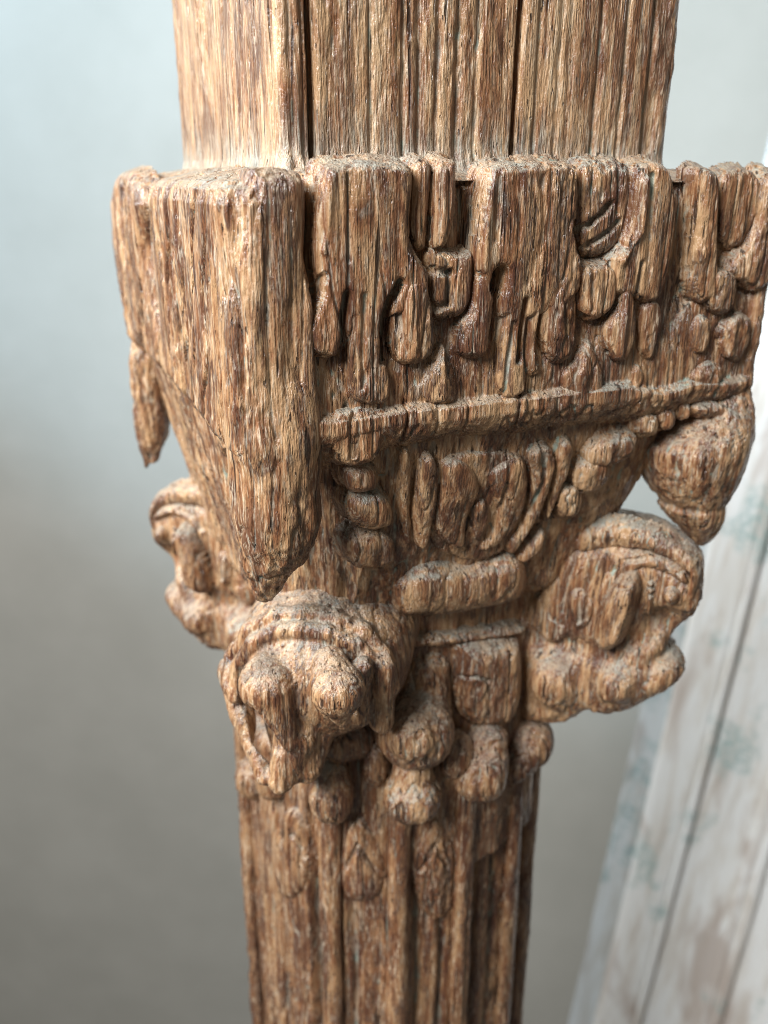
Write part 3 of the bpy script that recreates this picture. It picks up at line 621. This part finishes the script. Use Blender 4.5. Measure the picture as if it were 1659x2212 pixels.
def curl(out, off, seed):
    off = np.asarray(off, float); fr = Frame(off, out, (0, 0, 1), -ND)
    P = lambda x, y, lat: (lambda q: off+out*q[0]+A3(0, 0, q[1])-ND*lat)(FB0.uv([(x, y)], lat)[0])
    pr = [('x', fr, chaikin(uvb, 1), T, .011, .001)]
    pr += [('e', P(1205, 1455, .016), (.0135, .016, .015), [out, -ND, A3(0, 0, 1)], .004), ('e', P(1335, 1450, .014), (.0135, .018, .012), [out, -ND, A3(0, 0, 1)], .004), ('e', P(1432, 1430, .008), (.009, .014, .008), [out, -ND, A3(0, 0, 1)], .003),
           ('-c', P(1272, 1415, .030), P(1268, 1500, .030), .0045, .004, .004), ('-e', P(1352, 1408, .032), (.012, .012, .006), [out, -ND, A3(0, 0, 1)], .006), ('-e', P(1436, 1370, .026), (.010, .012, .010), [out, -ND, A3(0, 0, 1)], .006),
           ('-e', P(1200, 1410, .03), (.02, .010, .006), [out, -ND, A3(0, 0, 1)], .006)]
    blob("curled_bracket", pr, res=.0008, seed=seed, big=.5)
    fs = Frame(off-ND*(T-.004), out, (0, 0, 1), -ND)
    for i, (nm, q, H, w, st) in enumerate(feat):
        class Fq(Frame):
            def uv(s, pts, h=0.): return FBS.uv(pts, h)
        patch(nm, Fq(fs.O, fs.U, fs.V, fs.N), [q], H=H*1.7, w=w, strokes=[(a, b, c*1.5) for a, b, c in st], seed=seed+i, big=.5, res=.0005 if out is OB else .0007)
curl(OB, (0, 0, 0), 5)
curl(OC, OC*-.009+A3(0, 0, -.0105), 6)
# the front bracket
LA = A3(1, -1, 0)/2**.5; UP = A3(0, 0, 1); AX = [OA, LA, UP]
PA = lambda x, y, k: at(x, y, OA, k)
DC = OA*.082+LA*(-.0005)+UP*(-.1815); DR = A3(.035, .0345, .0315)
def on_dome(x, y):
    d = ray(x, y); B = np.array(AX); o = (B@(CL-DC))/DR; q = (B@d)/DR
    a, b, c = q@q, o@q, o@o-1; D = b*b-a*c
    return CL+d*((-b-math.sqrt(max(D, 0)))/a)
def arc(pts, r, k=.0015, off=0.):
    ps = [on_dome(*p)-OA*off for p in pts]
    return [('c', a, b, r, r, k) for a, b in zip(ps[:-1], ps[1:])]
pr = [('e', DC, DR, AX, .001), ('e', OA*.055+UP*(-.168), (.045, .033, .022), AX, .012),
      ('c', PA(640, 1560, .090), PA(640, 1640, .095), .013, .009, .008)]
pr += arc([(500, 1480), (508, 1415), (545, 1358), (602, 1328), (662, 1324), (728, 1336), (785, 1362), (828, 1415), (845, 1480)], .0036, .0015, -.0008)
pr += arc([(512, 1500), (520, 1435), (552, 1385), (604, 1358), (658, 1356), (712, 1362), (768, 1386), (806, 1428)], .0032, .0012, -.0014)
pr += [('e', PA(580, 1472, .1155), (.0125, .0104, .0105), AX, .002), ('c', PA(584, 1490, .1180), PA(622, 1598, .1185), .0098, .0042, .002),
       ('c', PA(712, 1436, .1130), PA(728, 1490, .1185), .0068, .0098, .0015), ('c', PA(728, 1490, .1185), PA(738, 1566, .1170), .0098, .0022, .0015),
       ('c', PA(784, 1440, .1070), PA(780, 1548, .1060), .0042, .0036, .0012), ('c', PA(824, 1440, .0970), PA(824, 1558, .0950), .0056, .0048, .0015),
       ('c', PA(505, 1450, .099), PA(524, 1545, .106), .0066, .0048, .0025), ('c', PA(524, 1545, .106), PA(574, 1676, .115), .0046, .0040, .002),
       ('c', PA(640, 1590, .111), PA(606, 1686, .117), .0088, .0050, .003), ('c', PA(672, 1590, .103), PA(660, 1656, .109), .0085, .0065, .004),
       ('-c', PA(556, 1525, .122), PA(586, 1618, .122), .0036, .0050, .0015), ('-c', PA(566, 1540, .108), PA(588, 1614, .106), .0062, .0072, .0015),
       ('-c', PA(656, 1425, .128), PA(652, 1550, .126), .0022, .0040, .0012), ('-c', PA(690, 1580, .124), PA(735, 1606, .116), .0052, .0056, .002),
       ('-c', PA(760, 1470, .114), PA(762, 1540, .110), .0014, .0016, .001), ('-c', PA(800, 1450, .108), PA(804, 1540, .104), .0014, .0018, .001)]
blob("curled_bracket", pr, res=.0006, seed=7, chew=.45, fibre=.6, big=.2, mat=WOOD_HEAD)
# the hidden fourth bracket and pendant, plain copies turned to the back corner
# ---- neck between the brackets
loft("neck", [(-.180, .002, -.004, .058, .058, 5), (-.186, .002, -.004, .061, .061, 5), (-.215, .001, -.002, .064, .064, 4), (-.232, 0, 0, .067, .067, 2.8), (-.250, 0, 0, .072, .072, 2.2), (-.275, 0, 0, .0735, .0735, 2), (-.3, 0, 0, .074, .074, 2)], 560, 160, post=h_bell, mat=WOOD_LOW)
PF = lambda x, y, k: at(x, y, NF, k)
FN = Frame((0, -.064, 0), (1, 0, 0), (0, 0, 1), (0, -1, 0))
# square block, turned boss, knobs
patch("square_boss", FN, [[(983, 1405), (1000, 1385), (1120, 1378), (1130, 1400), (1130, 1505), (1106, 1566), (1038, 1580), (984, 1552)]], H=.013, w=.010, seed=1, strokes=[G([(1000, 1500), (1008, 1478), (1035, 1466), (1062, 1476)], .001, .0016), G([(1060, 1480), (1062, 1560)], .001, .001), G([(1035, 1480), (1035, 1550)], .0008, .001)])
patch("moulded_fillet", FN, [[(860, 1372), (980, 1368), (1130, 1345), (1135, 1372), (1000, 1392), (862, 1402)]], H=.007, w=.004, seed=2)
blob("round_boss", [('c', PF(915, 1440, .060), PF(905, 1560, .066), .0115, .0135, .003), ('e', cyl(898, 1578, .078), (.0165, .0165, .0165), None, .003), ('e', cyl(886, 1588, .088), (.0105, .0105, .0105), None, .0015)], seed=3)
blob("knob", [('e', cyl(890, 1722, .079), (.0125, .0125, .0105), None, .003), ('c', cyl(890, 1655, .077), cyl(890, 1700, .078), .0085, .010, .004)], seed=4, mat=WOOD)
blob("knob", [('e', cyl(1036, 1672, .077), (.0120, .0120, .0125), None, .003), ('c', cyl(1050, 1600, .073), cyl(1045, 1640, .076), .0095, .0105, .004)], seed=5, mat=WOOD_LOW)
blob("knob", [('c', cyl(715, 1672, .081), cyl(716, 1735, .082), .0082, .0090, .003), ('e', cyl(715, 1712, .082), (.0098, .0098, .0105), None, .003)], seed=6)
blob("knob", [('e', cyl(1140, 1600, .074), (.012, .012, .014), None, .003), ('c', cyl(1120, 1640, .075), cyl(1110, 1660, .076), .008, .006, .004)], seed=7, mat=WOOD_LOW)
blob("knob", [('e', cyl(738, 1600, .078), (.009, .009, .010), None, .003), ('e', cyl(775, 1590, .074), (.007, .007, .011), None, .003)], seed=8, mat=WOOD_LOW)
blob("knob", [('e', cyl(810, 1650, .074), (.006, .006, .012), None, .003)], seed=9, mat=WOOD_LOW)
blob("knob", [('e', cyl(985, 1630, .074), (.008, .008, .012), None, .003)], seed=11, mat=WOOD_LOW)
blob("knob", [('e', cyl(545, 1680, .078), (.009, .009, .012), None, .003), ('c', cyl(600, 1600, .076), cyl(590, 1690, .077), .010, .008, .003)], seed=10, mat=WOOD_LOW)
# ---- lower shaft with its reeds
def h_low(v):
    r = np.linalg.norm(v[:, :2], axis=1, keepdims=True); u = v.copy(); u[:, :2] /= r; u[:, 2] = 0
    h = .0011*noise(v, (80, 80, 8), 111)+.0009*noise(v, (220, 220, 7), 112)
    a = np.degrees(np.arctan2(v[:, 1], v[:, 0]))+114.8; a = (a+180) % 360-180
    for a0, w_, d_ in ((-27.5, 1.6, .007), (-11.5, 1.2, .003), (11.5, 1.5, .0055), (21, 1.2, .003), (36, 1.5, .005), (-44, 1.2, .002), (-60, 1.4, .002), (46, 2, .004), (62, 2, .004)):
        h = h-d_*np.exp(-((a-a0-1.2*noise(v, (1, 1, 25), 113))/w_)**2)
    return v+u*h[:, None]
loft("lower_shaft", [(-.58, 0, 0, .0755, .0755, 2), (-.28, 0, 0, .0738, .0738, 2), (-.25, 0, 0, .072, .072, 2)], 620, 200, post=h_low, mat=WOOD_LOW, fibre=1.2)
for k, al in enumerate((-19.5, 4.5, 28.5, 54, 78, 104, 130, 156, -176, -150, -125, -100, -76)):
    a = math.radians(al-114.8); pts = []
    big = .0048 if abs(al) < 60 else .0055
    def tube(z0, z1):
        z = np.linspace(z0, z1, 200); th = np.linspace(0, 2*np.pi, 30, endpoint=False)
        r0 = .0738+.0037*np.clip((-z-.27)/.31, 0, 1)
        rad = big*(1+.12*noise(np.stack([z*0+k, z*0, z], 1), (1, 1, 30), 7))
        ca, sa = math.cos(a), math.sin(a)
        R = r0[None]+.0012+rad[None]*.85*np.cos(th)[:, None]; Tn = rad[None]*np.sin(th)[:, None]
        v = np.stack([R*ca-Tn*sa, R*sa+Tn*ca, np.broadcast_to(z, R.shape)], -1).reshape(-1, 3)
        return v, gridfaces(30, 200, True)[:, ::-1]
    v, f = tube(-.246, -.58)
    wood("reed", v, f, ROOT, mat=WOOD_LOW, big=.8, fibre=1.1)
# leaf carvings between the reeds
def shaft_frame(px, r=.0742):
    p = cyl(px, 1850, r); nrm = A3(p[0], p[1], 0)/math.hypot(p[0], p[1]); return Frame(A3(nrm[0]*r, nrm[1]*r, 0), A3(-nrm[1], nrm[0], 0), UP, nrm)
for i, (px, q, st) in enumerate((
    (795, [(790, 1765), (815, 1800), (842, 1850), (846, 1905), (830, 1945), (770, 1950), (752, 1910), (758, 1850), (770, 1800)], [G([(792, 1830), (815, 1870), (845, 1910)], .001, .004), G([(790, 1830), (765, 1880)], .001, .002), (((795, 1790), (800, 1930)), .002, .001)]),
    (962, [(960, 1765), (985, 1800), (1002, 1850), (1000, 1920), (985, 1985), (950, 1990), (922, 1940), (918, 1870), (935, 1810)], [G([(962, 1830), (985, 1880)], .001, .002), G([(960, 1830), (930, 1890)], .001, .002)]),
    (640, [(640, 1740), (668, 1790), (680, 1860), (668, 1930), (625, 1950), (600, 1880), (608, 1800)], [G([(640, 1800), (665, 1860)], .001, .002)]),
    )):
    fr = shaft_frame(px); r = .0742
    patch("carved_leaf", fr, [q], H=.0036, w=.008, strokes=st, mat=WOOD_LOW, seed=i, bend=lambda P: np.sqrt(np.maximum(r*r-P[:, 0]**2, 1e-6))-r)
for o in ROOT.children:                         # the lower shaft stands a touch off the centre of the block
    if o.name.split(".")[0] in ("lower_shaft", "reed", "carved_leaf"): o.location = (-.0034, .0016, 0)
print("verts", sum(len(o.data.vertices) for o in bpy.data.objects if o.type == 'MESH'))
